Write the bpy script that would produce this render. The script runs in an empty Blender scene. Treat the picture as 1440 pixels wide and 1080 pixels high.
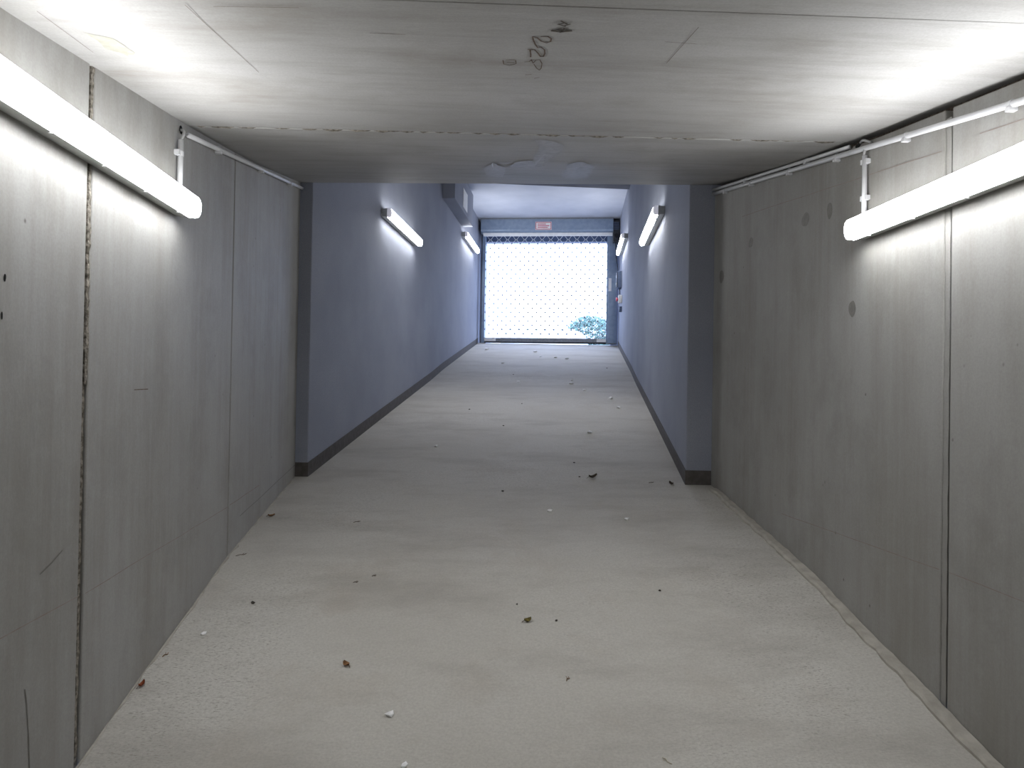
import bpy, bmesh, math, random
from mathutils import Vector, Matrix
random.seed(7)
SC = bpy.context.scene
COL = SC.collection
H = 1.80                      # eye height above the garage floor; heights below are given from the eye
HEAD = math.radians(8.87)     # the upper ramp bends to the right of the lower tunnel

# ------------------------------------------------------------------ camera, sky, exposure
cam_d = bpy.data.cameras.new('camera'); cam = bpy.data.objects.new('camera', cam_d); COL.objects.link(cam)
cam_d.sensor_width = 36.0; cam_d.lens = 36.0 * 1000.0 / 1440.0; cam_d.clip_start = 0.05; cam_d.clip_end = 500
_y, _p, _r = math.atan(65 / 1000.0), math.radians(0.6), math.radians(0.95)
fwd = Vector((math.sin(_y) * math.cos(_p), math.cos(_y) * math.cos(_p), math.sin(_p)))
rt = Vector((math.cos(_y), -math.sin(_y), 0)); up = rt.cross(fwd)
cr = rt * math.cos(_r) + up * math.sin(_r); cu = up * math.cos(_r) - rt * math.sin(_r)
cam.matrix_world = Matrix(((cr.x, cu.x, -fwd.x, 0), (cr.y, cu.y, -fwd.y, 0), (cr.z, cu.z, -fwd.z, H), (0, 0, 0, 1)))
SC.camera = cam

SKY_STRENGTH = 5.2
LAMP_STRENGTH = 40.0
world = bpy.data.worlds.new('sky'); SC.world = world; world.use_nodes = True
bg = world.node_tree.nodes['Background']
bg.inputs[0].default_value = (0.68, 0.85, 1.32, 1); bg.inputs[1].default_value = SKY_STRENGTH
SC.view_settings.view_transform = 'Standard'; SC.view_settings.look = 'None'
SC.view_settings.gamma = 1.0; SC.view_settings.use_curve_mapping = False
SC.view_settings.exposure = 0.0
SC.cycles.use_denoising = True
SC.cycles.max_bounces = 14; SC.cycles.diffuse_bounces = 10

# ------------------------------------------------------------------ material helpers
class NT:
    def __init__(s, name):
        s.m = bpy.data.materials.new(name); s.m.use_nodes = True
        s.t = s.m.node_tree; s.b = s.t.nodes['Principled BSDF']; s.pos = None
    def n(s, typ, **kw):
        nd = s.t.nodes.new(typ)
        for k, v in kw.items(): setattr(nd, k, v)
        return nd
    def l(s, a, b): s.t.links.new(a, b)
    def coord(s, scale=(1, 1, 1), obj=False):
        if obj: src = s.n('ShaderNodeTexCoord').outputs['Object']
        else: src = s.n('ShaderNodeNewGeometry').outputs['Position']
        mp = s.n('ShaderNodeMapping'); mp.inputs['Scale'].default_value = scale
        s.l(src, mp.inputs['Vector']); return mp.outputs['Vector']
    def noise(s, scale=1.0, vec=(1, 1, 1), detail=4, rough=0.55, lo=0.35, hi=0.65, obj=False):
        nz = s.n('ShaderNodeTexNoise'); nz.inputs['Scale'].default_value = scale
        nz.inputs['Detail'].default_value = detail; nz.inputs['Roughness'].default_value = rough
        s.l(s.coord(vec, obj), nz.inputs['Vector'])
        mr = s.n('ShaderNodeMapRange'); mr.inputs['From Min'].default_value = lo; mr.inputs['From Max'].default_value = hi
        s.l(nz.outputs['Fac'], mr.inputs['Value']); return mr.outputs['Result']
    def vor(s, scale, vec, lo, hi):
        v = s.n('ShaderNodeTexVoronoi'); v.inputs['Scale'].default_value = scale
        s.l(s.coord(vec), v.inputs['Vector'])
        mr = s.n('ShaderNodeMapRange'); mr.inputs['From Min'].default_value = lo; mr.inputs['From Max'].default_value = hi
        mr.inputs['To Min'].default_value = 1; mr.inputs['To Max'].default_value = 0
        s.l(v.outputs['Distance'], mr.inputs['Value']); return mr.outputs['Result']
    def math(s, op, a, b):
        m = s.n('ShaderNodeMath', operation=op); m.use_clamp = True
        for i, v in enumerate((a, b)):
            if isinstance(v, (int, float)): m.inputs[i].default_value = v
            else: s.l(v, m.inputs[i])
        return m.outputs[0]
    def mix(s, fac, a, b, mode='MIX'):
        m = s.n('ShaderNodeMix', data_type='RGBA', blend_type=mode)
        for sock, v in ((m.inputs['Factor'], fac), (m.inputs['A'], a), (m.inputs['B'], b)):
            if isinstance(v, (int, float)): sock.default_value = v
            elif isinstance(v, tuple): sock.default_value = (v[0], v[1], v[2], 1)
            else: s.l(v, sock)
        return m.outputs['Result']
    def color(s, c):
        if isinstance(c, tuple): s.b.inputs['Base Color'].default_value = (c[0], c[1], c[2], 1)
        else: s.l(c, s.b.inputs['Base Color'])
    def bump(s, h, strength=0.2, dist=0.01):
        b = s.n('ShaderNodeBump'); b.inputs['Strength'].default_value = strength; b.inputs['Distance'].default_value = dist
        s.l(h, b.inputs['Height']); s.l(b.outputs['Normal'], s.b.inputs['Normal'])
    def fin(s, rough=0.8, spec=0.3, metal=0.0):
        s.b.inputs['Roughness'].default_value = rough; s.b.inputs['Specular IOR Level'].default_value = spec
        s.b.inputs['Metallic'].default_value = metal; return s.m

def m_wall_concrete():
    t = NT('concrete_wall')
    c = t.mix(t.noise(0.9, detail=3), (0.315, 0.308, 0.288), (0.39, 0.387, 0.37))
    c = t.mix(t.math('MULTIPLY', t.noise(1.0, (4, 4, 0.45), 6, 0.65, 0.45, 0.75), 0.60), c, (0.225, 0.203, 0.165))
    c = t.mix(t.math('MULTIPLY', t.noise(1.0, (30, 30, 0.9), 4, 0.6, 0.45, 0.8), 0.30), c, (0.42, 0.42, 0.42))
    c = t.mix(t.math('MULTIPLY', t.noise(1.0, (2.2, 2.2, 1.5), 6, 0.7, 0.50, 0.72), 0.50), c, (0.225, 0.215, 0.195))
    c = t.mix(t.math('MULTIPLY', t.noise(9, detail=6, rough=0.7, lo=0.5, hi=0.75), 0.30), c, (0.42, 0.42, 0.41))
    c = t.mix(t.math('MULTIPLY', t.noise(120, detail=2, lo=0.3, hi=0.7), 0.20), c, (0.19, 0.185, 0.17))
    pits = t.math('MULTIPLY', t.vor(9.0, (1, 1, 0.8), 0.02, 0.075), t.noise(3.0, detail=2, lo=0.5, hi=0.58))
    c = t.mix(t.math('MULTIPLY', pits, 0.9), c, (0.075, 0.066, 0.055))
    oi = t.n('ShaderNodeObjectInfo')
    mr = t.n('ShaderNodeMapRange'); mr.inputs['To Min'].default_value = 0.95; mr.inputs['To Max'].default_value = 1.04
    t.l(oi.outputs['Random'], mr.inputs['Value'])
    hs = t.n('ShaderNodeHueSaturation'); t.l(mr.outputs['Result'], hs.inputs['Value']); t.l(c, hs.inputs['Color'])
    t.color(hs.outputs['Color'])
    t.bump(t.noise(1.0, (40, 40, 12), 5, 0.6, 0.3, 0.7), 0.12, 0.004); return t.fin(0.62, 0.35)
def m_ceiling_concrete():
    t = NT('concrete_ceiling')
    c = t.mix(t.noise(1.1, detail=4), (0.37, 0.365, 0.352), (0.465, 0.462, 0.455))
    c = t.mix(t.math('MULTIPLY', t.noise(1.0, (0.9, 7, 7), 6, 0.7, 0.47, 0.75), 0.60), c, (0.235, 0.218, 0.19))
    c = t.mix(t.math('MULTIPLY', t.noise(1.0, (2.5, 45, 45), 4, 0.65, 0.5, 0.8), 0.30), c, (0.46, 0.46, 0.46))
    c = t.mix(t.math('MULTIPLY', t.noise(1.0, (1.4, 2.6, 1), 6, 0.7, 0.52, 0.72), 0.50), c, (0.245, 0.222, 0.185))
    c = t.mix(t.math('MULTIPLY', t.noise(8, detail=6, rough=0.7, lo=0.52, hi=0.75), 0.35), c, (0.44, 0.435, 0.42))
    c = t.mix(t.math('MULTIPLY', t.noise(130, detail=2, lo=0.3, hi=0.7), 0.22), c, (0.21, 0.2, 0.185))
    t.color(c); t.bump(t.noise(1.0, (10, 50, 50), 4, 0.6, 0.3, 0.7), 0.12, 0.004); return t.fin(0.66, 0.35)
def m_floor():
    t = NT('concrete_floor')
    c = t.mix(t.noise(0.8, detail=5), (0.52, 0.50, 0.455), (0.60, 0.583, 0.54))
    c = t.mix(t.math('MULTIPLY', t.noise(1.0, (1.0, 2.6, 1), 7, 0.68, 0.47, 0.68), 0.62), c, (0.375, 0.352, 0.315))
    c = t.mix(t.math('MULTIPLY', t.noise(2.1, detail=6, rough=0.7, lo=0.53, hi=0.75), 0.40), c, (0.42, 0.368, 0.305))
    # brushed finish: short dashes across the ramp, in worn patches
    br = t.math('MULTIPLY', t.noise(1.0, (55, 240, 40), 3, 0.6, 0.55, 0.68), t.noise(0.8, detail=3, lo=0.45, hi=0.66))
    c = t.mix(t.math('MULTIPLY', br, 0.85), c, (0.20, 0.185, 0.155))
    c = t.mix(t.math('MULTIPLY', t.noise(90, detail=3, rough=0.7, lo=0.35, hi=0.7), 0.35), c, (0.29, 0.272, 0.245))
    t.color(c)
    t.bump(t.noise(1.0, (40, 150, 40), 4, 0.65, 0.3, 0.7), 0.30, 0.004); return t.fin(0.78, 0.25)
def m_plaster():
    t = NT('painted_plaster')
    c = t.mix(t.noise(1.4, detail=3), (0.275, 0.293, 0.35), (0.325, 0.343, 0.40))
    c = t.mix(t.math('MULTIPLY', t.noise(150, detail=2, lo=0.35, hi=0.65), 0.45), c, (0.205, 0.22, 0.265))
    t.color(c); t.bump(t.noise(140, detail=3, lo=0.3, hi=0.7), 0.45, 0.003); return t.fin(0.8, 0.2)
def m_noise(name, a, b, scale=12, rough=0.7, spec=0.3, metal=0.0, bump=0.0, vec=(1, 1, 1), detail=4):
    t = NT(name); f = t.noise(scale, vec, detail); t.color(t.mix(f, a, b))
    if bump: t.bump(f, bump, 0.004)
    return t.fin(rough, spec, metal)
def m_emit(name, col, strength, base=(0.8, 0.8, 0.8)):
    t = NT(name); t.color(base); t.b.inputs['Emission Color'].default_value = (*col, 1)
    t.b.inputs['Emission Strength'].default_value = strength; return t.fin(0.4, 0.3)

M = dict(
    wall=m_wall_concrete(), ceil=m_ceiling_concrete(), floor=m_floor(), plaster=m_plaster(),
    plaster_w=m_noise('white_plaster', (0.42, 0.45, 0.53), (0.48, 0.51, 0.59), 2.0, 0.8, 0.2, bump=0.1),
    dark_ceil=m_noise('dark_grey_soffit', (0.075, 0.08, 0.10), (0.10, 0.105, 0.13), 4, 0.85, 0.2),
    mortar=m_noise('joint_mortar', (0.10, 0.088, 0.07), (0.36, 0.33, 0.285), 60, 0.9, 0.1, bump=0.8),
    mortar_d=m_noise('dark_joint', (0.045, 0.035, 0.028), (0.13, 0.105, 0.085), 60, 0.9, 0.1, bump=0.8),
    pale=m_noise('pale_screed', (0.36, 0.34, 0.30), (0.48, 0.455, 0.405), 14, 0.85, 0.15, bump=0.3, detail=7),
    skirt=m_noise('dark_skirting_paint', (0.075, 0.068, 0.062), (0.105, 0.096, 0.09), 20, 0.7, 0.25),
    housing=m_noise('grey_polyester', (0.46, 0.47, 0.455), (0.52, 0.53, 0.515), 30, 0.5, 0.4),
    lens=m_emit('lit_diffuser', (0.985, 0.99, 1.0), LAMP_STRENGTH),
    lens_top=m_emit('dimmed_lit_diffuser', (0.985, 0.99, 1.0), LAMP_STRENGTH * 0.47),  # weaker emission for the upper flank, set to tone down the ceiling
    cap=m_emit('lit_diffuser_end', (0.84, 0.84, 1.0), 0.3),
    latch=m_noise('clear_latch', (0.48, 0.49, 0.48), (0.56, 0.57, 0.56), 30, 0.35, 0.5),
    pvc=m_noise('grey_white_pvc', (0.62, 0.625, 0.64), (0.70, 0.705, 0.72), 8, 0.45, 0.4),
    cable=m_noise('grey_cable', (0.36, 0.36, 0.36), (0.44, 0.44, 0.44), 20, 0.5, 0.4),
    hole=m_noise('drill_hole', (0.01, 0.01, 0.01), (0.02, 0.02, 0.02), 20, 0.9, 0.1),
    steel=m_noise('galvanised_steel', (0.23, 0.30, 0.41), (0.28, 0.35, 0.46), 14, 0.5, 0.4, 0.3),
    steel_l=m_noise('light_coated_steel', (0.72, 0.74, 0.76), (0.80, 0.82, 0.84), 14, 0.4, 0.5),
    bar=m_noise('weathered_aluminium', (0.20, 0.22, 0.25), (0.27, 0.29, 0.32), 25, 0.5, 0.4, 0.3),
    rubber=m_noise('black_rubber', (0.015, 0.016, 0.02), (0.03, 0.03, 0.035), 25, 0.8, 0.2),
    black=m_noise('black_casing', (0.02, 0.022, 0.028), (0.045, 0.048, 0.055), 18, 0.5, 0.4),
    blue_grey=m_noise('blue_grey_casing', (0.06, 0.09, 0.16), (0.09, 0.12, 0.20), 18, 0.5, 0.4),
    white=m_noise('white_plastic', (0.74, 0.74, 0.74), (0.82, 0.82, 0.82), 12, 0.5, 0.4),
    red=m_noise('red_plastic', (0.55, 0.03, 0.07), (0.66, 0.05, 0.09), 14, 0.4, 0.5),
    print_red=m_noise('red_print', (0.50, 0.10, 0.16), (0.56, 0.13, 0.19), 30, 0.6, 0.3),
    mark=m_noise('brown_marker', (0.10, 0.07, 0.055), (0.19, 0.15, 0.125), 60, 0.8, 0.1),
    mark_d=m_noise('dark_smudge', (0.07, 0.06, 0.05), (0.15, 0.14, 0.125), 90, 0.9, 0.1),
    chalk=m_noise('red_chalk', (0.275, 0.215, 0.19), (0.33, 0.285, 0.265), 30, 0.9, 0.1),
    patch=m_noise('smooth_cement', (0.30, 0.295, 0.29), (0.41, 0.405, 0.41), 14, 0.58, 0.4, vec=(2, 4, 1)),
    damp=m_noise('damp_concrete', (0.155, 0.148, 0.13), (0.205, 0.195, 0.175), 30, 0.5, 0.4),
    algae=m_noise('green_stain', (0.335, 0.33, 0.27), (0.385, 0.38, 0.335), 30, 0.8, 0.2),
    chip=m_noise('white_chip', (0.84, 0.84, 0.84), (0.92, 0.92, 0.92), 80, 0.6, 0.4),
    grit=m_noise('dark_grit', (0.03, 0.026, 0.022), (0.07, 0.06, 0.05), 90, 0.8, 0.2),
    leaf_o=m_noise('olive_leaf', (0.09, 0.075, 0.015), (0.20, 0.16, 0.04), 70, 0.6, 0.3),
    leaf_b=m_noise('brown_leaf', (0.13, 0.06, 0.02), (0.30, 0.16, 0.07), 70, 0.7, 0.3),
    leaf_r=m_noise('russet_leaf', (0.20, 0.045, 0.015), (0.36, 0.10, 0.04), 70, 0.6, 0.3),
    leaf_d=m_noise('withered_leaf', (0.035, 0.028, 0.02), (0.09, 0.07, 0.05), 70, 0.7, 0.3),
    twig=m_noise('dry_twig', (0.07, 0.05, 0.035), (0.14, 0.10, 0.075), 50, 0.8, 0.2),
    straw=m_noise('pale_straw', (0.50, 0.46, 0.36), (0.66, 0.62, 0.50), 50, 0.7, 0.3),
    foliage=m_noise('shrub_leaf', (0.13, 0.24, 0.20), (0.20, 0.31, 0.27), 9, 0.6, 0.3),
    bark=m_noise('shrub_bark', (0.08, 0.06, 0.045), (0.14, 0.11, 0.08), 30, 0.9, 0.1),
    paving=m_noise('pale_paving', (0.42, 0.42, 0.41), (0.52, 0.52, 0.51), 3, 0.85, 0.2, bump=0.2),
    render=m_noise('white_render', (0.76, 0.76, 0.75), (0.84, 0.84, 0.83), 6, 0.8, 0.2, bump=0.2),
)

# ------------------------------------------------------------------ mesh helpers (heights measured from the eye, lifted by H)
class MB:
    def __init__(s, lift=True): s.v = []; s.f = []; s.h = H if lift else 0.0
    def add(s, vs, fs):
        k = len(s.v); s.v += [(x, y, z + s.h) for x, y, z in vs]; s.f += [tuple(i + k for i in f) for f in fs]; return s
    def hexa(s, p):   # 8 corners: bottom 4 ccw, top 4 ccw
        return s.add(p, [(3, 2, 1, 0), (4, 5, 6, 7), (0, 1, 5, 4), (1, 2, 6, 5), (2, 3, 7, 6), (3, 0, 4, 7)])
    def box(s, a, b):
        (x0, y0, z0), (x1, y1, z1) = a, b
        return s.hexa([(x0, y0, z0), (x1, y0, z0), (x1, y1, z0), (x0, y1, z0), (x0, y0, z1), (x1, y0, z1), (x1, y1, z1), (x0, y1, z1)])
    def tube(s, pts, r, n=8):
        pts = [Vector(p) for p in pts]; vs = []; fs = []; prev = None
        for i, p in enumerate(pts):
            t = (pts[min(i + 1, len(pts) - 1)] - pts[max(i - 1, 0)]).normalized()
            if prev is None: prev = t.orthogonal().normalized()
            u = (prev - t * prev.dot(t)).normalized(); prev = u; w = t.cross(u)
            for k in range(n):
                a = 2 * math.pi * k / n; q = p + (u * math.cos(a) + w * math.sin(a)) * r; vs.append(tuple(q))
        for i in range(len(pts) - 1):
            for k in range(n):
                a, b = i * n + k, i * n + (k + 1) % n; fs.append((a, b, b + n, a + n))
        fs.append(tuple(reversed(range(n)))); fs.append(tuple(range((len(pts) - 1) * n, len(pts) * n)))
        return s.add(vs, fs)
    def loft(s, rings, cap0=True, cap1=True):
        n = len(rings[0]); vs = [p for r in rings for p in r]; fs = []
        for i in range(len(rings) - 1):
            for k in range(n):
                a, b = i * n + k, i * n + (k + 1) % n; fs.append((a, b, b + n, a + n))
        if cap0: fs.append(tuple(reversed(range(n))))
        if cap1: fs.append(tuple(range((len(rings) - 1) * n, len(rings) * n)))
        return s.add(vs, fs)
    def mesh(s, name, mat, smooth=False):
        me = bpy.data.meshes.new(name); me.from_pydata(s.v, [], s.f); me.update()
        bm = bmesh.new(); bm.from_mesh(me); bmesh.ops.recalc_face_normals(bm, faces=bm.faces); bm.to_mesh(me); bm.free()
        me.materials.append(mat)
        if smooth:
            for p in me.polygons: p.use_smooth = True
        return me
    def build(s, name, mat, parent=None, smooth=False, bevel=0.0):
        o = bpy.data.objects.new(name, s.mesh(name, mat, smooth)); COL.objects.link(o)
        if parent: o.parent = parent
        if bevel:
            b = o.modifiers.new('bevel', 'BEVEL'); b.width = bevel; b.segments = 2; b.limit_method = 'ANGLE'
        return o
def tag(o, label, cat, group=None, kind=None):
    o['label'] = label; o['category'] = cat
    if group: o['group'] = group
    if kind: o['kind'] = kind
    return o
def empty(name, loc, rz=0.0):
    o = bpy.data.objects.new(name, None); COL.objects.link(o); o.location = (loc[0], loc[1], loc[2] + H)
    o.rotation_euler = (0, 0, rz); o.empty_display_size = 0.1; return o
def interp(x, pts):
    if x <= pts[0][0]: return pts[0][1]
    for (a, b), (c, d) in zip(pts, pts[1:]):
        if x <= c: return b + (d - b) * (x - a) / (c - a)
    return pts[-1][1]

# ------------------------------------------------------------------ plan of the place
XL, XR = -1.38, 1.97
SKEW = 0.1015
NP = [(-7, -1.80), (0, -1.78), (1.2, -1.66), (2.0, -1.50), (2.55, -1.375), (3.05, -1.25), (3.6, -1.125), (4.1, -1.0), (4.4, -.95), (5.5, -.765), (5.75, -.722)]
FP = [(0, -.722), (1.9, -.38), (4.9, .155), (5.8, .335), (7, .545), (9.7, 1.02), (9.9, 1.06), (60, 1.06)]
CP = [(-7, .9), (0, .9), (2.0, 1.10), (3.48, 1.285), (4.44, 1.43), (5.75, 1.685)]
D = Vector((math.sin(HEAD), math.cos(HEAD), 0)); N = Vector((math.cos(HEAD), -math.sin(HEAD), 0))
L0 = Vector((-1.277, 5.91, 0)); WFAR = 3.059
def yk(x, y): return y + SKEW * (x - 0.295)
def yline(x, k): return k - SKEW * (x - 0.295)          # y on the skewed cross-line k
def far(s, t, z=0.0): p = L0 + D * s + N * t; return (p.x, p.y, z)
def fz(x, y):
    if yk(x, y) < 5.75: return interp(yk(x, y), NP)
    q = Vector((x, y, 0)) - L0; return interp(max(q.dot(D) - 0.055 * q.dot(N), 0), FP)
def cz(x, y): return interp(yk(x, y), CP)

# ---- floor: one continuous concrete ramp
rows = []
ks = [-7 + 0.5 * i for i in range(18)] + [2.0 + 0.15 * i for i in range(26)]
NX = 14
for k in ks:
    if k > 5.745: k = 5.75
    rows.append([(XL + (XR - XL) * i / NX, yline(XL + (XR - XL) * i / NX, k)) for i in range(NX + 1)])
ss = [0.02] + [0.3 * i for i in range(1, 33)] + [9.7, 9.9, 10.2, 10.5]
for s in ss:
    f = min(s / 9.9, 1); s0 = s; s1 = s + 0.164 * (1 - f)
    rows.append([(lambda p: (p[0], p[1]))(far(s0 + (s1 - s0) * i / NX, WFAR * i / NX)) for i in range(NX + 1)])
b = MB(); vs = [(x, y, fz(x, y)) for r in rows for x, y in r]; fs = []
for j in range(len(rows) - 1):
    for i in range(NX):
        a = j * (NX + 1) + i; fs.append((a, a + 1, a + NX + 2, a + NX + 1))
b.add(vs, fs); floor = b.build('floor', M['floor'], smooth=True)
tag(floor, 'beige grey brushed concrete ramp rising towards the bright gate', 'floor', kind='structure')

# ---- right-hand screed kerb and thin left edging
def edge_strip(name, x0, x1, h, label):
    b = MB(); rings = []
    for i in range(90):
        k = 0.6 + (5.62 - 0.6) * i / 89.0; w = random.uniform(-0.009, 0.009)
        xi = x1 + w; hh = h * random.uniform(0.75, 1.15)
        ya, yb = yline(x0, k), yline(xi, k)
        za, zb = fz(x0, ya), fz(xi, yb)
        rings.append([(x0, ya, za - 0.03), (xi, yb, zb - 0.03), (xi, yb, zb + hh * 0.55), (x0 + (xi - x0) * 0.8, ya, za + hh), (x0, ya, za + hh)])
    b.loft(rings); o = b.build(name, M['pale'], smooth=False)
    return tag(o, label, 'kerb', kind='structure')
edge_strip('trim_1', XR - 0.002, XR - 0.056, 0.022, 'rough pale screed kerb along the foot of the right concrete wall')
edge_strip('trim_2', XL + 0.001, XL + 0.010, 0.005, 'thin crumbly screed edge along the foot of the left concrete wall')

# ---- lower tunnel walls: backing wall with precast panels
def near_wall(name, x, sgn, cuts, topgap, label):
    """cuts: list of (y0, y1) panels; sgn +1 for the wall whose room side looks to +x"""
    yend = yline(x, 5.75)
    b = MB(); xb = x - sgn * 0.05
    b.box((min(xb, xb - sgn * 0.2), -7, -2.1), (max(xb, xb - sgn * 0.2), yend, 2.0))
    w = b.build(name, M['mortar_d']); tag(w, label, 'wall', kind='structure')
    for y0, y1 in cuts:
        n = max(2, int((y1 - y0) / 0.4)); rings = []
        for i in range(n + 1):
            y = y0 + (y1 - y0) * i / n; zb, zt = fz(x, min(y, yend - .01)) - 0.12, cz(x, y) - topgap
            rings.append([(x, y, zb), (x, y, zt), (xb, y, zt), (xb, y, zb)])
        p = MB().loft(rings).build('concrete_panel', M['wall'], w, bevel=0.006)
    return w, yend
yl_end, yr_end = yline(XL, 5.75), yline(XR, 5.75)
wl, _ = near_wall('wall_near_left', XL, 1, [(-7, -3.7), (-3.68, -0.5), (-0.48, 2.665), (2.70, 4.278), (4.292, yl_end)], -0.06,
                  'left wall of large streaked concrete panels with long lamp')
wr, _ = near_wall('wall_near_right', XR, -1, [(-7, -3.6), (-3.58, -0.4), (-0.38, 2.778), (2.822, yr_end)], 0.025,
                  'right wall of large streaked concrete panels with white conduit')
# mortar left in the joints
def joint(w, x, sgn, y, width, depth, z0, z1, mat, jit, name='joint_mortar'):
    b = MB(); rings = []; n = 46
    for i in range(n + 1):
        z = z0 + (z1 - z0) * i / n; a = random.uniform(-jit, jit); c = random.uniform(-jit, jit)
        xo = x - sgn * (depth + random.uniform(0, jit * 1.6)); xi = x - sgn * 0.05
        rings.append([(xi, y - width / 2 + a, z), (xi, y + width / 2 + c, z), (xo, y + width / 2 + c, z), (xo, y - width / 2 + a, z)])
    b.loft(rings).build(name, mat, w)
joint(wl, XL, 1, 2.692, 0.018, 0.001, 0.0, 1.18, M['mortar'], 0.004)
joint(wl, XL, 1, 2.688, 0.018, 0.008, -1.45, 0.0, M['mortar'], 0.003)
joint(wr, XR, -1, 2.806, 0.030, 0.004, -1.40, 1.16, M['wall'], 0.0015)
joint(wl, XL, 1, 4.285, 0.010, 0.010, -1.05, 1.36, M['mortar_d'], 0.002)

# ribbons that lie on a wall, as chalk lines, scratches and cracks
def wall_ribbon(w, x, sgn, pts, width, mat, name):
    b = MB(); off = x + sgn * 0.0015
    for (y0, z0), (y1, z1) in zip(pts, pts[1:]):
        d = Vector((y1 - y0, z1 - z0)).normalized(); n = Vector((-d.y, d.x)) * width / 2
        b.add([(off, y0 - n.x, z0 - n.y), (off, y1 - n.x, z1 - n.y), (off, y1 + n.x, z1 + n.y), (off, y0 + n.x, z0 + n.y)], [(0, 1, 2, 3)])
    return b.build(name, mat, w)
def wobble(p0, p1, n, amp): return [(p0[0] + (p1[0] - p0[0]) * i / n, p0[1] + (p1[1] - p0[1]) * i / n + random.uniform(-amp, amp)) for i in range(n + 1)]
wall_ribbon(wl, XL, 1, wobble((1.2, -0.765), (2.66, -0.765), 9, 0.002), 0.003, M['chalk'], 'chalk_line')
wall_ribbon(wl, XL, 1, wobble((2.71, -0.765), (4.27, -0.705), 9, 0.002), 0.003, M['chalk'], 'chalk_line')
wall_ribbon(wl, XL, 1, wobble((4.30, -0.70), (4.9, -0.66), 4, 0.002), 0.004, M['chalk'], 'chalk_line')
wall_ribbon(wl, XL, 1, wobble((4.5, -0.80), (yl_end, -0.625), 8, 0.003), 0.006, M['damp'], 'kicker_crack')
wall_ribbon(wl, XL, 1, [(2.426, -0.624), (2.49, -0.603), (2.554, -0.574)], 0.004, M['damp'], 'scratch')
wall_ribbon(wl, XL, 1, [(2.36, -0.97), (2.372, -1.019), (2.385, -1.12), (2.395, -1.237)], 0.005, M['damp'], 'scratch')
wall_ribbon(wl, XL, 1, [(3.06, -0.019), (3.19, -0.016)], 0.004, M['mark'], 'scratch')
wall_ribbon(wr, XR, -1, wobble((1.2, -0.715), (2.77, -0.705), 9, 0.002), 0.003, M['chalk'], 'chalk_line')
wall_ribbon(wr, XR, -1, wobble((2.83, -0.708), (4.3, -0.73), 9, 0.002), 0.003, M['chalk'], 'chalk_line')
wall_ribbon(wr, XR, -1, wobble((1.4, 0.89), (2.62, 1.028), 9, 0.002), 0.003, M['chalk'], 'chalk_line')
wall_ribbon(wr, XR, -1, wobble((2.84, 1.035), (5.0, 1.29), 9, 0.002), 0.003, M['chalk'], 'chalk_line')
def wall_blob(w, x, sgn, y, z, ry, rz, mat, name):
    off = x + sgn * 0.001; n = 18; ph = random.random() * 6
    ring = [(off, y + ry * math.cos(a) * (1 + .10 * math.sin(2 * a + ph)), z + rz * math.sin(a) * (1 + .08 * math.sin(3 * a + ph))) for a in (2 * math.pi * i / n for i in range(n))]
    MB().add(ring, [tuple(range(n))]).build(name, mat, w)
for y, z, ry, rz in ((4.836, 1.266 - .2, .04, .035), (4.038, 1.035, .045, .04), (3.758, 1.018, .03, .045), (3.52, 0.453, .032, .042), (5.40, 0.919, .05, .05)):
    wall_blob(wr, XR, -1, y, z, ry, rz, M['damp'], 'damp_spot')
for y, z, ry, rz in ((2.215, .315, .006, .012), (2.205, .20, .005, .012), (3.05, .93, .004, .010)):
    wall_blob(wl, XL, 1, y, z, ry, rz, M['hole'], 'drill_hole')

# ---- back wall behind the camera
bw = MB().box((XL - 0.3, -7.2, -2.1), (XR + 0.3, -7.0, 2.0)).build('wall_back', M['wall'])
tag(bw, 'plain concrete end wall of the lower tunnel behind the viewer', 'wall', kind='structure')

# ---- ceiling of the lower tunnel: backing slab and three precast slabs
b = MB(); xa, xb = XL - 0.3, XR + 0.3
def slab(y0f, y1f, lift, th, n=8, wide=0.3, z0=None):
    rings = []
    x0, x1 = XL - wide, XR + wide
    for i in range(n + 1):
        f = i / n; p = []
        for x in (x0, x1): p.append((x, y0f(x) + (y1f(x) - y0f(x)) * f))
        zs = [cz(x, y) for x, y in p]
        rings.append([(p[0][0], p[0][1], zs[0] + lift), (p[1][0], p[1][1], zs[1] + lift), (p[1][0], p[1][1], zs[1] + th), (p[0][0], p[0][1], zs[0] + th)])
    return MB().loft(rings)
PORT = lambda x: yline(x, 5.75)
ceil = slab(lambda x: -7, PORT, 0.06, 0.32, 20).build('ceiling', M['mortar'])
tag(ceil, 'low concrete ceiling of the lower tunnel with writing scrawled on it', 'ceiling', kind='structure')
J1, J2 = (lambda x: 2.01 - 0.008 * x), (lambda x: 3.575 - 0.003 * x)
slab(lambda x: -7, lambda x: -0.6, 0, 0.07).build('ceiling_panel', M['ceil'], ceil)
slab(lambda x: -0.59, lambda x: J1(x) - 0.003, 0, 0.07).build('ceiling_panel', M['ceil'], ceil)
slab(lambda x: J1(x) + 0.001, lambda x: J2(x) - 0.008, 0, 0.07).build('ceiling_panel', M['ceil'], ceil, bevel=0.004)
slab(lambda x: J2(x) + 0.008, PORT, 0, 0.07).build('ceiling_panel', M['ceil'], ceil, bevel=0.004)
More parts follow.
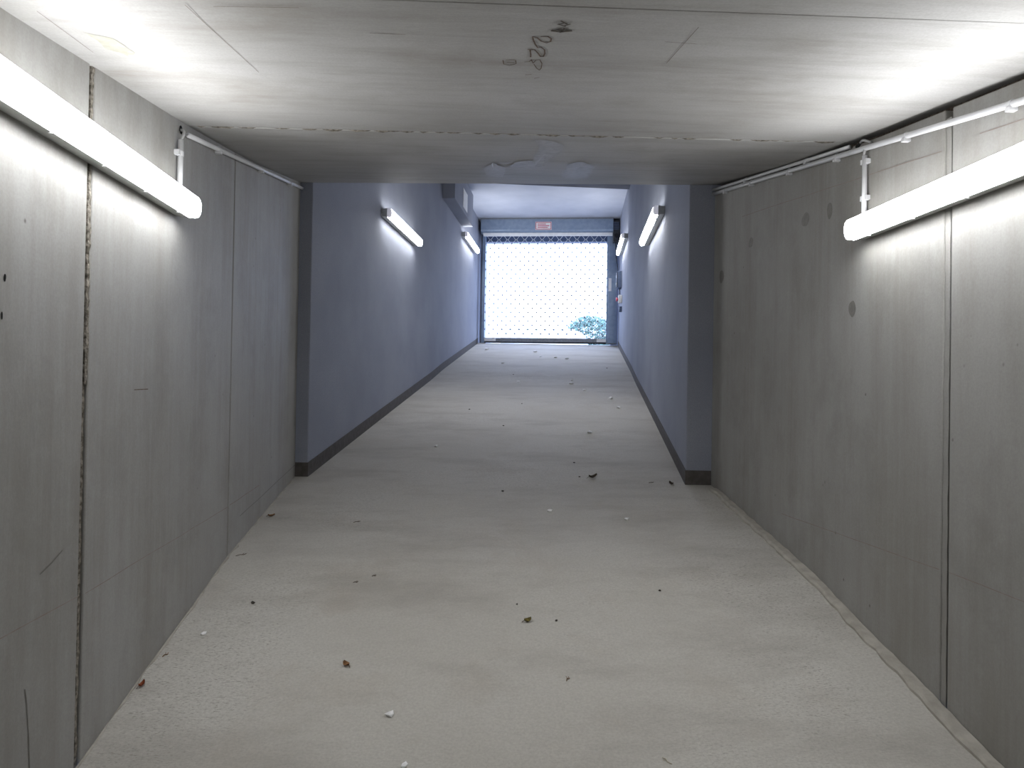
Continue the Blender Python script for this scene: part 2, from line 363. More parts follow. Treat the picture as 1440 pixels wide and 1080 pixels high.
# crumbling mortar in the cross joint
b = MB(); rings = []
for i in range(121):
    x = XL + (XR - XL) * i / 120; y = J2(x); e = random.uniform(0.004, 0.012); z = cz(x, y) + random.uniform(-0.004, 0.010)
    rings.append([(x, y - e, z), (x, y + e, z), (x, y + e, z + 0.06), (x, y - e, z + 0.06)])
b.loft(rings).build('joint_mortar', M['mortar'], ceil)
def ceil_ribbon(pts, width, mat, name):
    b = MB()
    for (x0, y0), (x1, y1) in zip(pts, pts[1:]):
        d = Vector((x1 - x0, y1 - y0)).normalized(); n = Vector((-d.y, d.x)) * width / 2; e = d * width * 0.35
        q = [(x0 - n.x - e.x, y0 - n.y - e.y), (x1 - n.x + e.x, y1 - n.y + e.y), (x1 + n.x + e.x, y1 + n.y + e.y), (x0 + n.x - e.x, y0 + n.y - e.y)]
        b.add([(x, y, cz(x, y) - 0.0015) for x, y in q], [(0, 1, 2, 3)])
    return b.build(name, mat, ceil)
def ceil_poly(pts, mat, name, n=4):
    P = []
    for (x0, y0), (x1, y1) in zip(pts, pts[1:] + pts[:1]):
        for i in range(n):
            f = i / n; P.append((x0 + (x1 - x0) * f + random.uniform(-.006, .006), y0 + (y1 - y0) * f + random.uniform(-.012, .012)))
    cx, cy = sum(p[0] for p in P) / len(P), sum(p[1] for p in P) / len(P)
    vs = [(cx, cy, cz(cx, cy) - 0.0012)] + [(x, y, cz(x, y) - 0.0012) for x, y in P]
    return MB().add(vs, [(0, i + 1, (i + 1) % len(P) + 1) for i in range(len(P))]).build(name, mat, ceil)
SCRAWL = [
    [(0.22, 2.235), (0.241, 2.232), (0.254, 2.249), (0.254, 2.274), (0.242, 2.287), (0.224, 2.273), (0.208, 2.244), (0.193, 2.237), (0.197, 2.264), (0.208, 2.305), (0.219, 2.334), (0.229, 2.326), (0.243, 2.35), (0.248, 2.387), (0.246, 2.416), (0.237, 2.418), (0.224, 2.383), (0.21, 2.353), (0.188, 2.352)],
    [(0.195, 2.355), (0.201, 2.398), (0.203, 2.424)],
    [(0.187, 2.476), (0.203, 2.471), (0.208, 2.451), (0.217, 2.486), (0.224, 2.455), (0.237, 2.447), (0.249, 2.487), (0.251, 2.536), (0.247, 2.559), (0.235, 2.538), (0.221, 2.496)],
    [(0.201, 2.615), (0.222, 2.61)], [(0.238, 2.654), (0.255, 2.641)],
    [(0.11, 2.466), (0.115, 2.507), (0.136, 2.519), (0.158, 2.497), (0.154, 2.462), (0.121, 2.462)], [(0.125, 2.485), (0.151, 2.486)]]
for i, s in enumerate(SCRAWL): ceil_ribbon(s, 0.0055 if i < 2 else 0.0035, M['mark'], 'scrawled_writing')
SM = [(0.251, 2.18), (0.268, 2.168), (0.261, 2.13), (0.266, 2.104), (0.292, 2.094), (0.296, 2.126), (0.294, 2.157), (0.307, 2.177), (0.276, 2.195)]
for k in range(9):
    a, c = random.choice(SM), random.choice(SM); f = random.random()
    ceil_ribbon([(a[0], a[1]), (a[0] + (c[0] - a[0]) * .5, a[1] + (c[1] - a[1]) * .3)], 0.006, M['mark_d'], 'smudge')
ceil_ribbon([(0.25, 2.182), (0.275, 2.188), (0.305, 2.178)], 0.014, M['mark_d'], 'smudge')
for p in ([(0.343, 3.684), (0.418, 3.692), (0.504, 3.802), (0.523, 4.025), (0.487, 4.285), (0.469, 4.561), (0.419, 4.568), (0.374, 4.168), (0.384, 3.889)],
          [(0.661, 5.07), (0.614, 4.407), (0.679, 4.306), (0.784, 4.448), (0.872, 5.213), (0.694, 5.242)],
          [(0.13, 5.239), (0.09, 4.687), (0.148, 4.42), (0.233, 4.665), (0.253, 5.22)],
          [(0.263, 4.592), (0.28, 4.357), (0.347, 4.303), (0.406, 4.341), (0.426, 4.637), (0.342, 4.649)]):
    ceil_poly(p, M['patch'], 'cement_patch')
ceil_poly([(-1.23, 2.35), (-1.17, 2.38), (-1.16, 2.52), (-1.20, 2.56), (-1.235, 2.48)], M['algae'], 'green_stain')
for p, w in (([(-0.825, 2.092), (-0.788, 2.689)], .0016), ([(-1.284, 2.179), (-1.301, 2.529)], .0016), ([(0.682, 2.438), (0.688, 2.112)], .002),
             ([(-0.321, 2.258), (-0.21, 2.26)], .002), ([(0.62, 2.24), (0.728, 2.249)], .002), ([(-0.746, 2.095), (-0.501, 2.08)], .002)):
    ceil_ribbon(p, w, M['mark'], 'hairline_crack')

# ------------------------------------------------------------------ upper ramp: plastered walls, header, ceilings, baseboards
def plan_wall(name, pts, z0, z1, mat, label):
    n = len(pts)
    vs = [(x, y, z0) for x, y in pts] + [(x, y, z1) for x, y in pts]
    fs = [tuple(reversed(range(n))), tuple(range(n, 2 * n))] + [(i, (i + 1) % n, n + (i + 1) % n, n + i) for i in range(n)]
    return tag(MB().add(vs, fs).build(name, mat, bevel=0.008), label, 'wall', kind='structure')
f2 = lambda s, t: far(s, t)[:2]
wfl = plan_wall('wall_far_left', [f2(0, 0), f2(10.45, 0), f2(10.45, -0.35), (XL - 0.30, yline(XL - 0.30, 5.75)), (XL, yl_end)], -1.0, 4.0, M['plaster'],
                'grey blue plastered left wall of the upper ramp')
wfr = plan_wall('wall_far_right', [f2(0.164, WFAR), (XR, yr_end), (XR + 0.30, yline(XR + 0.3, 5.75)), f2(10.45, WFAR + 0.4), f2(10.45, WFAR)], -1.0, 4.0, M['plaster'],
                'grey blue plastered right wall of the upper ramp')
b = MB(); q = [(x, yline(x, 5.75) + 0.001) for x in (XL - 0.3, XR + 0.3)]; q2 = [(x + D.x * .25, y + D.y * .25) for x, y in q]
b.hexa([(*q[0], 1.82), (*q[1], 1.82), (*q2[1], 1.82), (*q2[0], 1.82), (*q[0], 3.9), (*q[1], 3.9), (*q2[1], 3.9), (*q2[0], 3.9)])
tag(b.build('wall_header', M['plaster']), 'plastered header wall above the opening between tunnel and ramp', 'wall', kind='structure')
# ceilings of the upper ramp
def ceil_block(name, quad, z0, z1, label, mat=None):
    p = [far(s, t)[:2] for s, t in quad]
    b = MB().hexa([(*p[0], z0), (*p[1], z0), (*p[2], z0), (*p[3], z0), (*p[0], z1), (*p[1], z1), (*p[2], z1), (*p[3], z1)])
    return tag(b.build(name, mat or M['plaster_w']), label, 'ceiling', kind='structure')
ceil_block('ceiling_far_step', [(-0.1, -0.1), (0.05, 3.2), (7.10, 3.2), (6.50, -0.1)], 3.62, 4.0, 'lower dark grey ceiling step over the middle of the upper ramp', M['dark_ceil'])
ceil_block('ceiling_far', [(6.3, -0.1), (6.9, 3.2), (10.3, 3.2), (10.3, -0.1)], 3.75, 4.0, 'white ceiling above the roller grille')
# boxed beam on the left wall
bx = empty('wall_beam', far(5.55, 0, 3.07), -HEAD)
b = MB(False)
z = lambda v: v - 3.07
b.box((0, 0, 0), (0.20, 1.98, 0.60)).build('casing', M['plaster'], bx, bevel=0.006)
pn = MB(False).box((0.200, 0.80, 0.08), (0.206, 1.26, 0.40)).build('white_panel', M['white'], bx, bevel=0.002); pn['label'] = 'bright white panel'  # white panel put in for the bright rectangle on the beam's side
tag(bx, 'boxed plaster beam high on the left ramp wall', 'beam')
# baseboards
def baseboard(name, pts, h, label):
    b = MB()
    for (p0, p1, out) in pts:
        n = max(1, int((Vector(p1) - Vector(p0)).length / 0.3)); rings = []
        for i in range(n + 1):
            x = p0[0] + (p1[0] - p0[0]) * i / n; y = p0[1] + (p1[1] - p0[1]) * i / n; ox, oy = x + out[0], y + out[1]
            zf = fz(ox, oy)
            rings.append([(x, y, zf - 0.04), (ox, oy, zf - 0.04), (ox, oy, zf + h), (x, y, zf + h)])
        b.loft(rings)
    return tag(b.build(name, M['skirt']), label, 'baseboard', kind='structure')
pd = Vector((1, -SKEW, 0)).normalized(); pf = Vector((-pd.y, pd.x, 0)) * -0.006   # out of the portal face, towards the viewer
no = N * 0.006
A = far(-0.006, 0)
baseboard('baseboard_left', [((XL + .001, yl_end), (L0.x + 0.006, L0.y), (pf.x, pf.y)), (f2(0, 0), f2(9.85, 0), (no.x, no.y))], 0.115, 'dark brown grey painted skirting along the left ramp wall')
R0 = far(0.164, WFAR)
baseboard('baseboard_right', [((R0[0] - 0.006, R0[1]), (XR - .001, yr_end), (pf.x, pf.y)), (f2(0.164, WFAR), f2(9.85, WFAR), (-no.x, -no.y))], 0.115, 'dark brown grey painted skirting along the right ramp wall')

# ------------------------------------------------------------------ exterior wall around the gate, ground, shrub, low wall
e0, e1 = 10.12, 10.45
b = MB()
def fbox(b, s0, s1, t0, t1, z0, z1):
    p = [far(s0, t0)[:2], far(s0, t1)[:2], far(s1, t1)[:2], far(s1, t0)[:2]]
    return b.hexa([(*c, z0) for c in p] + [(*c, z1) for c in p])
fbox(b, e0, e1, -0.35, 0.10, 0.9, 4.6); fbox(b, e0, e1, 2.90, WFAR + 0.45, 0.9, 4.6); fbox(b, e0, e1, 0.10, 2.90, 3.36, 4.6)
we = tag(b.build('wall_end', M['plaster']), 'end wall framing the gate opening', 'wall', kind='structure')
fbox(MB(), e0 - 0.015, e0 + 0.10, 0.11, 2.89, 3.335, 3.70).build('lintel_dark_facing', M['blue_grey'], we)  # dark facing added to darken the lintel's inner face
b = MB(); g = [far(10.5, -60)[:2], far(10.5, 60)[:2], far(110, 60)[:2], far(110, -60)[:2]]
b.add([(*p, 1.055) for p in g], [(0, 1, 2, 3)])
tag(b.build('ground_outside', M['paving']), 'pale paved forecourt outside the gate', 'ground', kind='structure')

# ------------------------------------------------------------------ lamps
def lamp_profile(ky=1.0, kz=1.0):
    half = [(.068, .0465), (.092, .0500), (.107, .0465), (.116, .032), (.120, .011)]
    pr = half + [(y, -zz) for y, zz in reversed(half)]
    return [(.068 + (y - .068) * ky, zz * kz) for y, zz in pr]
LL = 1.60
def lens_mesh():
    b = MB(False); R_ = []
    for x in (-LL / 2 + .022, LL / 2 - .022): R_.append([(x, y, zz) for y, zz in lamp_profile()])
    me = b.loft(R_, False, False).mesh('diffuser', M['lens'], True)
    me.materials.append(M['lens_top'])            # upper flank made dimmer to weaken the light on the ceiling
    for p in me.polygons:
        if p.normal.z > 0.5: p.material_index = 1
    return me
def cap_mesh(sg):
    b = MB(False)
    R_ = [[(sg * (LL / 2 - .022), y, zz) for y, zz in lamp_profile()], [(sg * (LL / 2 - .008), y, zz) for y, zz in lamp_profile(.92, .96)],
          [(sg * LL / 2, y, zz) for y, zz in lamp_profile(.72, .84)]]
    return b.loft(R_, False, True).mesh('end_cap', M['cap'], False)
def housing_mesh():
    b = MB(False); pr = [(0, .040), (.052, .044), (.060, .050), (.0675, .0515), (.0675, -.0515), (.060, -.050), (.052, -.044), (0, -.040)]
    k = LL / 2 - .004
    return b.loft([[(-k, y, zz) for y, zz in pr], [(k, y, zz) for y, zz in pr]]).mesh('housing', M['housing'])
def latch_mesh():
    return MB(False).hexa([(-.016, .058, -.005), (.016, .058, -.005), (.016, .074, -.004), (-.016, .074, -.004), (-.012, .061, .004), (.012, .061, .004), (.012, .077, .004), (-.012, .077, .004)]).mesh('latch', M['latch'])
LM = dict(lens=lens_mesh(), cap0=cap_mesh(-1), cap1=cap_mesh(1), hous=housing_mesh(), latch=latch_mesh())
def lamp(loc, rz, label):
    r = empty('tube_lamp', loc, rz); tag(r, label, 'lamp', 'wall-mounted tube lamps along the tunnel')
    def part(nm, me, l=(0, 0, 0), rx=0):
        o = bpy.data.objects.new(nm, me); COL.objects.link(o); o.parent = r; o.location = l; o.rotation_euler = (rx, 0, 0); return o
    part('housing', LM['hous']); part('diffuser', LM['lens']); part('end_cap', LM['cap0']); part('end_cap', LM['cap1'])
    for x in (-.66, -.33, 0, .33, .66): part('latch', LM['latch'], (x, 0, -.0515))
    return r
lamp((XL, 3.46 - LL / 2, 0.843), -math.pi / 2, 'long lit tube lamp on the left concrete panels, nearest the viewer')
lamp((XR, 3.41 - LL / 2, 0.825), math.pi / 2, 'long lit tube lamp on the right concrete panels, below the white conduit')
aL, aR = math.radians(-90) - HEAD, math.radians(90) - HEAD
lamp(far(2.82, 0, 1.95), aL, 'lit tube lamp on the left plastered wall, first past the opening')
lamp(far(2.60, WFAR, 1.905), aR, 'lit tube lamp on the right plastered wall, first past the opening')
lamp(far(8.25, 0, 2.92), aL, 'small distant lit tube lamp beneath the boxed beam, left of the gate')
lamp(far(8.02, WFAR, 2.83), aR, 'small distant lit tube lamp on the right wall beside the gate motor')

# ------------------------------------------------------------------ conduits
def conduit(label, pts, r, clips, wall_x, sgn, clip_dir='z', start_cap=True):
    o = empty('conduit', (pts[0][0], pts[0][1], pts[0][2])); tag(o, label, 'conduit', 'wiring conduits on the concrete walls')
    base = Vector(pts[0]); rel = [tuple(Vector(p) - base) for p in pts]
    MB(False).tube(rel, r, 12).build('pipe', M['pvc'], o, smooth=True)
    for c in clips:
        c = Vector(c) - base
        b = MB(False); w = .011
        if clip_dir == 'z':    # pipe runs along the wall: saddle clip with a foot below
            b.box((min(c.x - sgn * .017, c.x + sgn * (r + .003)), c.y - w, c.z - r - .012), (max(c.x - sgn * .017, c.x + sgn * (r + .003)), c.y + w, c.z - r + .001))
            b.tube([(c.x, c.y - w, c.z), (c.x, c.y + w, c.z)], r + .0025, 12)
        else:
            b.box((min(c.x - sgn * .017, c.x + sgn * .006), c.y - r - .022, c.z - w), (max(c.x - sgn * .017, c.x + sgn * .006), c.y - r + .001, c.z + w))
            b.tube([(c.x, c.y, c.z - w), (c.x, c.y, c.z + w)], r + .0025, 12)
        b.build('clip', M['pvc'], o)
    return o
xl, xr = XL + .018, XR - .018
conduit('white conduit rising under the ceiling from a drilled hole on the left wall', [(xl, 3.53, 1.215), (xl, 5.90, 1.632)], .0125,
        [(xl, yy, 1.215 + (yy - 3.53) * .176) for yy in (3.95, 4.75, 5.5)], XL, 1)
conduit('short upright conduit dropping to the left concrete-wall lamp', [(xl, 3.440, 1.160), (xl, 3.440, 0.883)], .0125, [(xl, 3.440, 1.095)], XL, 1, 'y')
def rz_(y): return 1.058 + (y - 2.379) * .1725
conduit('long white conduit running below the ceiling along the right wall', [(xr, 0.4, rz_(.4)), (xr, 5.57, rz_(5.57))], .0135,
        [(xr, yy, rz_(yy)) for yy in (1.6, 2.44, 3.06, 3.66, 4.22, 4.80, 5.3)], XR, -1)
conduit('thinner upper conduit starting at a drilled hole on the right wall', [(xr, 3.53, 1.288), (xr, 5.57, 1.642)], .0105,
        [(xr, yy, 1.288 + (yy - 3.53) * .1735) for yy in (4.0, 4.9)], XR, -1)
conduit('short upright conduit dropping to the right concrete-wall lamp', [(xr, 3.390, 1.195), (xr, 3.390, 0.877)], .0125, [(xr, 3.400, 1.165), (xr, 3.400, 0.985)], XR, -1, 'y')
def cable(name, pts, r, label):
    base = Vector(pts[0]); o = MB(False).tube([tuple(Vector(p) - base) for p in pts], r, 8).build(name, M['cable'], None, True)
    o.location = (base.x, base.y, base.z + H); return tag(o, label, 'cable', 'cable loops at the conduit ends')
def arc(a, b, bulge, n=8):
    a, b, bulge = Vector(a), Vector(b), Vector(bulge); return [tuple(a.lerp(b, i / n) + bulge * math.sin(math.pi * i / n)) for i in range(n + 1)]
cable('cable', arc((XL + .002, 3.478, 1.222), (xl, 3.440, 1.150), (.02, -.012, .012)), .0065, 'grey cable bending from the wall hole into the left upright conduit')
cable('cable', arc((XR - .002, 3.455, 1.282), (xr, 3.34, 1.245), (-.012, 0, .012)), .006, 'grey cable looping from the hole over the right conduit')
cable('cable', arc((xr, 3.385, 1.235), (xr, 3.400, 1.190), (-.006, -.010, 0)), .007, 'grey cable entering the top of the right upright conduit')
wall_blob(wl, XL, 1, 3.482, 1.224, .020, .020, M['hole'], 'drill_hole')
wall_blob(wr, XR, -1, 3.48, 1.280, .026, .013, M['hole'], 'drill_hole')

# ------------------------------------------------------------------ roller grille
G0 = 1.06
gate = empty('roller_grille', far(9.9, 0, G0), -HEAD)
tag(gate, 'galvanised roller grille gate closing the top of the ramp', 'gate')
zz = lambda v: v - G0
g = lambda: MB(False)
b = g(); pr = [(-.26, zz(3.47)), (-.27, zz(3.50)), (-.27, zz(3.735)), (-.10, zz(3.745)), (.20, zz(3.745)), (.20, zz(3.47)), (.12, zz(3.44)), (-.20, zz(3.44))]
b.loft([[(.06, y, v) for y, v in pr], [(2.915, y, v) for y, v in pr]])
box = b.build('roller_housing', M['steel'], gate, bevel=0.006)
g().box((.06, -.282, zz(3.722)), (2.915, -.268, zz(3.744))).build('top_flange', M['bar'], box)
lip = g().hexa([(.12, -.20, zz(3.375)), (2.90, -.20, zz(3.375)), (2.90, -.17, zz(3.375)), (.12, -.17, zz(3.375)), (.10, -.215, zz(3.44)), (2.90, -.215, zz(3.44)), (2.90, -.17, zz(3.44)), (.10, -.17, zz(3.44))]).build('bottom_lip', M['steel_l'], box)
gl = g().box((.075, -.06, 0), (.145, .06, zz(3.44))).build('guide_rail', M['steel'], gate, bevel=0.004)
g().box((.060, -.06, 0), (.075, .05, zz(3.44))).build('dark_edge_strip', M['rubber'], gl)  # black strip put in for the dark line between wall and rail
gr = g().box((2.835, -.07, 0), (3.010, .06, zz(3.44))).build('guide_rail', M['steel'], gate, bevel=0.004)
g().box((2.80, -.02, 0), (2.835, .05, zz(3.44))).build('rail_slot', M['steel'], gr)
g().box((2.84, -.085, zz(2.20)), (2.90, -.069, zz(2.48))).build('lock_plate', M['white'], gr, bevel=0.003)
g().box((2.84, -.13, 0), (3.03, .06, .012)).build('base_plate', M['bar'], gr)
bb = g().box((.146, -.03, .030), (2.80, .03, .115)).build('bottom_bar', M['bar'], gate, bevel=0.003)
g().box((.146, -.028, .002), (2.80, .028, .030)).build('rubber_seal', M['rubber'], bb)
e = g().box((.146, -.034, .040), (.40, -.0305, .105)).build('end_plate', M['white'], bb); e = g().box((2.60, -.034, .040), (2.80, -.0305, .105)).build('end_plate', M['white'], bb)
# zigzag rods: two mirrored meshes shared by all rods; neighbours meet at the peaks
PER, PITCH = 0.19, 0.094
def rod_mesh(ph):
    pts = []; x = .146; i = 0
    while x < 2.815:
        pts.append((x, 0, PITCH / 2 * (1 if (i + ph) % 2 else -1))); x += PER / 2; i += 1
    P2 = []
    for (a, c) in zip(pts, pts[1:]):
        P2 += [(a[0] + .012, 0, a[2]), (c[0] - .012, 0, c[2])]
    return g().tube(P2, .0042, 4).mesh('grille_rod', M['steel_l']), pts
R0m, P0 = rod_mesh(0); R1m, P1 = rod_mesh(1)
clips = g(); nr = 25
for k in range(nr):
    o = bpy.data.objects.new('grille_rod', R0m if k % 2 == 0 else R1m); COL.objects.link(o); o.parent = gate; o.location = (0, 0, .115 + PITCH / 2 + k * PITCH)
    for x, _, v in (P0 if k % 2 == 0 else P1):
        if v > 0: clips.box((x - .011, -.008, o.location.z + v - .017), (x + .011, .008, o.location.z + v + .017))
c = clips.build('link_clips', M['bar'], gate); c['kind'] = 'stuff'
# drive motor at the right end of the housing
mo = g().box((2.918, -.24, zz(3.24)), (3.045, .02, zz(3.70))).build('drive_motor', M['black'], gate, bevel=0.01)
for k in range(5): g().box((2.922, -.252, zz(3.50) + k * .034), (3.04, -.2405, zz(3.515) + k * .034)).build('cooling_fin', M['blue_grey'], mo)
g().tube([(2.98, -.10, zz(3.24)), (2.98, -.11, zz(3.0)), (3.03, -.12, zz(2.7)), (3.035, -.14, zz(2.5))], .008, 8).build('motor_cable', M['black'], mo, True)
g().loft([[(2.98 + .045 * math.cos(a), y, zz(3.36) + .045 * math.sin(a)) for a in (2 * math.pi * i / 14 for i in range(14))] for y in (-.30, -.2405)]).build('gear_cover', M['rubber'], mo)
# warning sign on the housing
sg = empty('warning_sign', far(9.9 - .276, 1.42, 3.49), -HEAD)
tag(sg, 'small white warning sign with red border on the grille housing', 'sign')
MB(False).box((-.175, -.004, 0), (.175, .004, .175)).build('plate', M['white'], sg, bevel=0.002)
for (a, c_) in (((-.168, 0.008), (.168, .022)), ((-.168, .153), (.168, .167)), ((-.168, .022), (-.154, .153)), ((.154, .022), (.168, .153))):
    MB(False).box((a[0], -.0065, a[1]), (c_[0], -.0035, c_[1])).build('border', M['print_red'], sg)
for k, w in enumerate((.22, .25, .18)):
    MB(False).box((-.125, -.0065, .043 + k * .036), (-.125 + w, -.0035, .060 + k * .036)).build('print_line', M['print_red'], sg)
# controls on the right wall by the gate
def wall_item(name, s, zc, label, cat):
    o = empty(name, far(s, WFAR, zc), math.radians(90) - HEAD); return tag(o, label, cat)   # local x up the ramp, y out of the wall
cb = wall_item('control_box', 8.95, 2.13, 'dark gate control box on the right wall beside the gate', 'control box')
MB(False).box((-.12, .001, 0), (.12, .085, .34)).build('casing', M['blue_grey'], cb, bevel=0.008)
MB(False).box((-.11, .086, .015), (.11, .104, .325)).build('cover', M['black'], cb, bevel=0.006)
MB(False).box((-.05, .1045, .22), (.05, .107, .27)).build('display', M['white'], cb)
for k in (-.06, 0, .06): MB(False).box((k - .015, .1045, .08), (k + .015, .112, .11)).build('push_button', M['white'], cb)
MB(False).tube([(0, .03, 0), (0, .028, -.06), (.01, .026, -.12)], .010, 8).build('cable_gland', M['black'], cb, True)
es = wall_item('emergency_stop', 8.70, 1.80, 'red mushroom emergency stop switch below the control box', 'switch')
MB(False).box((-.05, .001, 0), (.05, .075, .16)).build('base', M['white'], es, bevel=0.008)
ringf = lambda y, r, zc=.075: [(r * math.cos(a), y, zc + r * math.sin(a)) for a in (2 * math.pi * i / 18 for i in range(18))]
MB(False).loft([ringf(.0755, .022), ringf(.095, .022), ringf(.0955, .042), ringf(.112, .042), ringf(.120, .030)]).build('mushroom_button', M['red'], es)
kb = wall_item('key_switch', 8.66, 1.62, 'small blue grey key switch under the red emergency stop', 'switch')
MB(False).box((-.04, .001, 0), (.04, .055, .11)).build('casing', M['blue_grey'], kb, bevel=0.006)
MB(False).loft([[(x, y, zc_) for x, y, zc_ in ringf(.0555, .016, .06)], ringf(.062, .016, .06), ringf(.063, .009, .06)]).build('key_barrel', M['steel'], kb)

# ------------------------------------------------------------------ outside: shrub and rounded low wall
sh = empty('shrub', far(18.2, 2.62, 1.055), 0.3); tag(sh, 'round green shrub seen through the grille', 'shrub')
b = MB(False); f = MB(False)
for k in range(9):
    a = k * 2.4; b.tube([(0.03 * math.cos(a), 0.03 * math.sin(a), 0), (.22 * math.cos(a), .22 * math.sin(a), .45), (.48 * math.cos(a), .48 * math.sin(a), .95)], .012, 5)
b.build('stem', M['bark'], sh)
for k in range(4200):
    v = Vector((random.gauss(0, 1), random.gauss(0, 1), random.gauss(0, 1))).normalized() * random.uniform(.55, 1.0) ** .5
    c0 = Vector((v.x * .86, v.y * .86, .78 + v.z * .74)); u = Vector((random.gauss(0, 1), random.gauss(0, 1), random.gauss(0, 1))).normalized(); w = u.orthogonal().normalized()
    L = random.uniform(.05, .08); f.add([tuple(c0 - u * L), tuple(c0 + w * L * .45), tuple(c0 + u * L), tuple(c0 - w * L * .45)], [(0, 1, 2, 3)])
fo = f.build('foliage', M['foliage'], sh); fo['kind'] = 'stuff'
lw = empty('low_wall', far(15.6, 1.50, 1.055), -HEAD); tag(lw, 'low white rendered wall with rounded end in front of the shrub', 'garden wall')
b = MB(False); prof = [(-1.6, 0), (1.0, 0), (1.0, .42), (.93, .60), (.80, .72), (.62, .78), (.35, .80), (-1.6, .80)]
b.loft([[(x, y, v) for x, v in prof] for y in (-.12, .12)]).build('body', M['render'], lw, bevel=0.02)
MB(False).loft([[(x, y, v) for x, v in [(-1.6, .801), (.35, .801), (.62, .781), (.60, .81), (.35, .835), (-1.6, .835)]] for y in (-.15, .15)]).build('coping', M['render'], lw)

# ------------------------------------------------------------------ litter on the ramp
def on_floor(o, x, y, rz):
    e = 0.05; nx = -(fz(x + e, y) - fz(x - e, y)) / (2 * e); ny = -(fz(x, y + e) - fz(x, y - e)) / (2 * e)
    q = Vector((0, 0, 1)).rotation_difference(Vector((nx, ny, 1)).normalized())
    o.rotation_mode = 'QUATERNION'; o.rotation_quaternion = q @ Matrix.Rotation(rz, 4, 'Z').to_quaternion()
    o.location = (x, y, fz(x, y) + H)
def chunk_mesh(name, r, flat, mat, seed):
    rnd = random.Random(seed); bm = bmesh.new(); bmesh.ops.create_icosphere(bm, subdivisions=1, radius=r)
    for v in bm.verts:
        v.co *= rnd.uniform(.6, 1.25); v.co.z *= flat
    m0 = min(v.co.z for v in bm.verts)
    for v in bm.verts: v.co.z -= m0 + 0.0005
    me = bpy.data.meshes.new(name); bm.to_mesh(me); bm.free(); me.materials.append(mat); return me
CH = [chunk_mesh('plaster_chip', .015, .55, M['chip'], 3), chunk_mesh('plaster_chip', .015, .5, M['chip'], 8)]
GR = [chunk_mesh('pebble', .011, .6, M['grit'], 5), chunk_mesh('pebble', .011, .5, M['grit'], 9)]
white = [(0.605, 5.007, 1.3, 'white plaster chip in mid floor below the opening'), (1.114, 4.817, 1.3, 'white plaster chip near the foot of the right pilaster'),
    (-0.281, 2.886, 1.3, 'white plaster chip on the near floor, beyond the frontmost crumb'), (-0.198, 2.622, 1, 'frontmost white plaster crumb at the bottom of the view'),
    (-1.23, 3.496, 1, 'pale plaster chip beside the left concrete wall'), (-0.274, 6.827, 1.5, 'bright white chip near the left skirting past the opening')]
far_white = [(1.294, 7.337, 1, 'lowest white chip right of centre on the upper ramp'), (1.873, 8.608, 1, 'white chip near the right skirting, lower of two close together'),
    (1.897, 9.202, 1.2, 'white chip near the right skirting, upper of two close together'), (1.542, 10.362, 1.4, 'roundest bright chip right of centre, midway up the ramp'),
    (1.597, 10.664, 0.8, 'tiny white chip just above the roundest bright chip'), (1.651, 9.837, 0.8, 'faint white chip just below and right of the roundest chip'),
    (1.848, 12.999, 1.4, 'bright white chip below the right half of the gate'), (1.365, 14.073, 1.2, 'white chip closest to the middle of the gate foot'),
    (1.392, 13.303, 0.9, 'tiny white chip just below the chip at the gate middle'), (1.656, 13.2, 1, 'small pale chip between the bright and the tiny chip below the gate'),
    (0.405, 14.41, 1.7, 'flat white chip by the left foot of the gate'), (0.639, 12.411, 1, 'tiny white chip below the left quarter of the gate'),
    (0.781, 10.553, 0.8, 'tiny white chip left of centre, midway up the ramp')]
for i, wv in enumerate(white + far_white):
    o = bpy.data.objects.new('plaster_chip', CH[i % 2]); COL.objects.link(o); k = wv[2] * (1.0 if i < 6 else 2.1); o.scale = (k, k, k)
    on_floor(o, wv[0], wv[1], i * 1.7)
    tag(o, wv[3], 'chip', 'white chips on the ramp' if i < 6 else 'tiny white chips on the upper ramp')
dark = [(0.298, 5.466, 1, 'dark pebble in mid floor just before the opening'), (0.284, 3.687, .7, 'tiny dark pebble just behind the olive leaf'), (0.469, 3.526, .7, 'tiny dark pebble right of the olive leaf'),
    (1.062, 3.778, .9, 'dark pebble on the bare right half of the near floor'), (-1.078, 3.768, 1.1, 'dark pebble near the left concrete wall'),
    (0.968, 6.237, 1.2, 'dark pebble just past the opening behind the withered leaf'), (0.949, 5.823, .8, 'small dark pebble left of the withered curled leaf')]
far_dark = [(2.364, 11.821, 1, 'dark pebble high on the ramp near the right skirting'), (0.048, 8.547, 0.9, 'dark pebble near the left skirting of the upper ramp'),
    (0.707, 8.888, 0.8, 'dark pebble at the centre of the upper ramp'), (0.414, 7.676, 0.8, 'dark pebble lowest on the upper ramp, left of centre'), (0.746, 11.166, 1, 'dark pebble high on the ramp, left of centre')]
for i, dv in enumerate(dark + far_dark):
    o = bpy.data.objects.new('pebble', GR[i % 2]); COL.objects.link(o); k = dv[2] * (0.9 if i < 7 else 1.15); o.scale = (k, k, k)
    on_floor(o, dv[0], dv[1], i * 2.1)
    tag(o, dv[3], 'pebble', 'dark pebbles on the ramp' if i < 7 else 'tiny dark pebbles on the upper ramp')
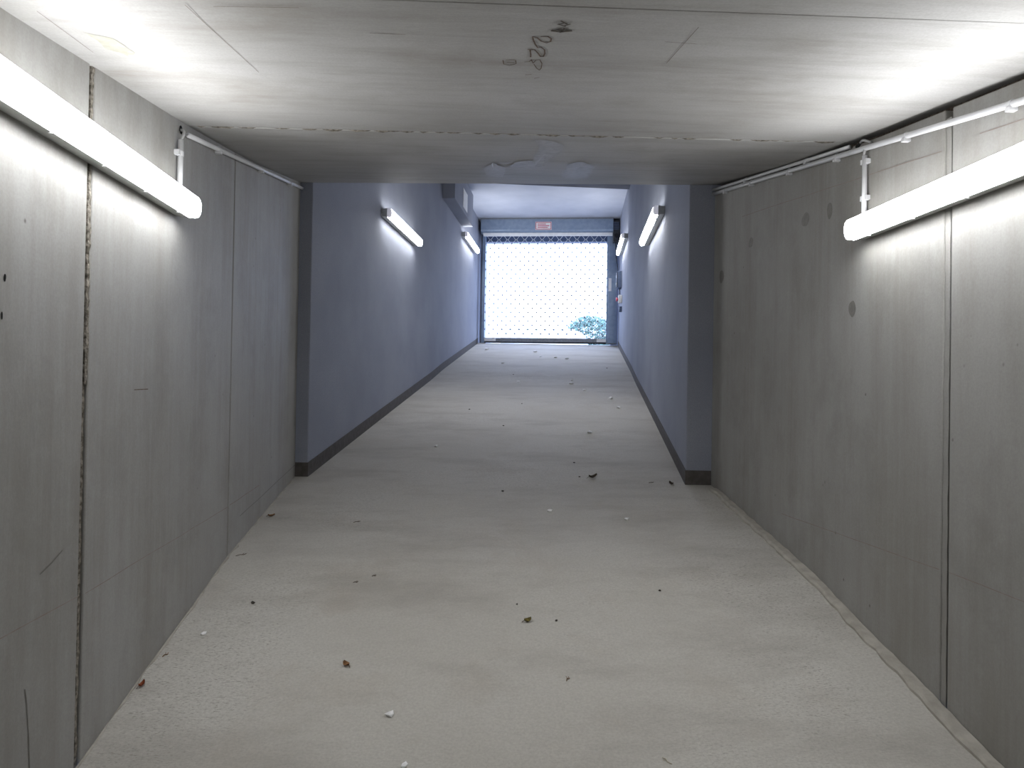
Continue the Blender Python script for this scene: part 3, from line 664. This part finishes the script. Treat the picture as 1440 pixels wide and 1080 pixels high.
def leaf(x, y, rz, L, W, curl, mat, label):
    o = empty('dry_leaf', (0, 0, 0)); on_floor(o, x, y, rz); tag(o, label, 'leaf', 'dry leaves on the ramp')
    vs = []; fs = []; n = 8
    for i in range(n + 1):
        f = i / n; w = W * math.sin(math.pi * (f * .92 + .04)) ** .8; xx = (f - .5) * L; zc_ = curl * (2 * f - 1) ** 2 + .0015
        vs += [(xx, -w, zc_ + curl * .8), (xx, 0, zc_), (xx, w, zc_ + curl * .8)]
    for i in range(n):
        a = i * 3; fs += [(a, a + 1, a + 4, a + 3), (a + 1, a + 2, a + 5, a + 4)]
    k = len(vs); vs2 = vs + [(x_, y_, z_ + .0012) for x_, y_, z_ in vs]; fs2 = fs + [tuple(j + k for j in reversed(q)) for q in fs]
    MB(False).add(vs2, fs2).build('blade', mat, o, True)
    MB(False).tube([(-L * .5, 0, curl + .002), (-L * .75, .004, .003)], .0012, 5).build('stalk', M['twig'], o)
leaf(0.327, 3.528, .4, .040, .016, .010, M['leaf_o'], 'crumpled olive green leaf in the middle of the floor')
leaf(-0.508, 3.214, 2.4, .038, .014, .010, M['leaf_b'], 'brown curled leaf on the left of the near floor')
leaf(-1.346, 3.12, 1.2, .034, .010, .012, M['leaf_r'], 'russet leaf lying against the left concrete wall')
leaf(-1.31, 4.967, .3, .045, .014, .010, M['leaf_b'], 'small brown leaf near the left pilaster by the wall')
leaf(1.056, 5.80, .5, .085, .018, .018, M['leaf_d'], 'withered dark curled leaf in the opening')
leaf(1.653, 5.60, 2.0, .050, .016, .014, M['leaf_d'], 'dark leaf scrap at the foot of the right pilaster')
def twig(x, y, rz, L, mat, label):
    o = empty('twig', (0, 0, 0)); on_floor(o, x, y, rz); tag(o, label, 'twig', 'twigs on the ramp')
    MB(False).tube([(-L / 2, 0, .002), (-L * .1, .006, .004), (L * .25, -.002, .003), (L / 2, .006, .005)], .0018, 6).build('stem', mat, o)
    MB(False).tube([(L * .1, .001, .003), (L * .3, .016, .005)], .0012, 5).build('side_shoot', mat, o)
twig(-1.305, 4.30, .4, .060, M['twig'], 'short brown twig at the left wall by the narrow joint')
twig(-0.491, 4.012, .2, .022, M['twig'], 'tiny brown twig piece, farther one of the pair left of centre')
twig(-0.583, 3.947, .1, .026, M['twig'], 'tiny brown twig piece, nearer one of the pair left of centre')
twig(0.464, 3.065, .9, .025, M['leaf_b'], 'short reddish brown twig in front of the olive leaf')
twig(0.766, 2.591, 2.2, .040, M['straw'], 'pale straw at the bottom edge of the floor view')
twig(-0.712, 4.834, .3, .045, M['twig'], 'thin dark twig on the floor before the left pilaster')
twig(1.506, 5.653, .2, .045, M['twig'], 'thin dark twig beside the right pilaster')
twig(-1.336, 3.331, .9, .030, M['leaf_b'], 'small brown twig at the left wall behind the russet leaf')
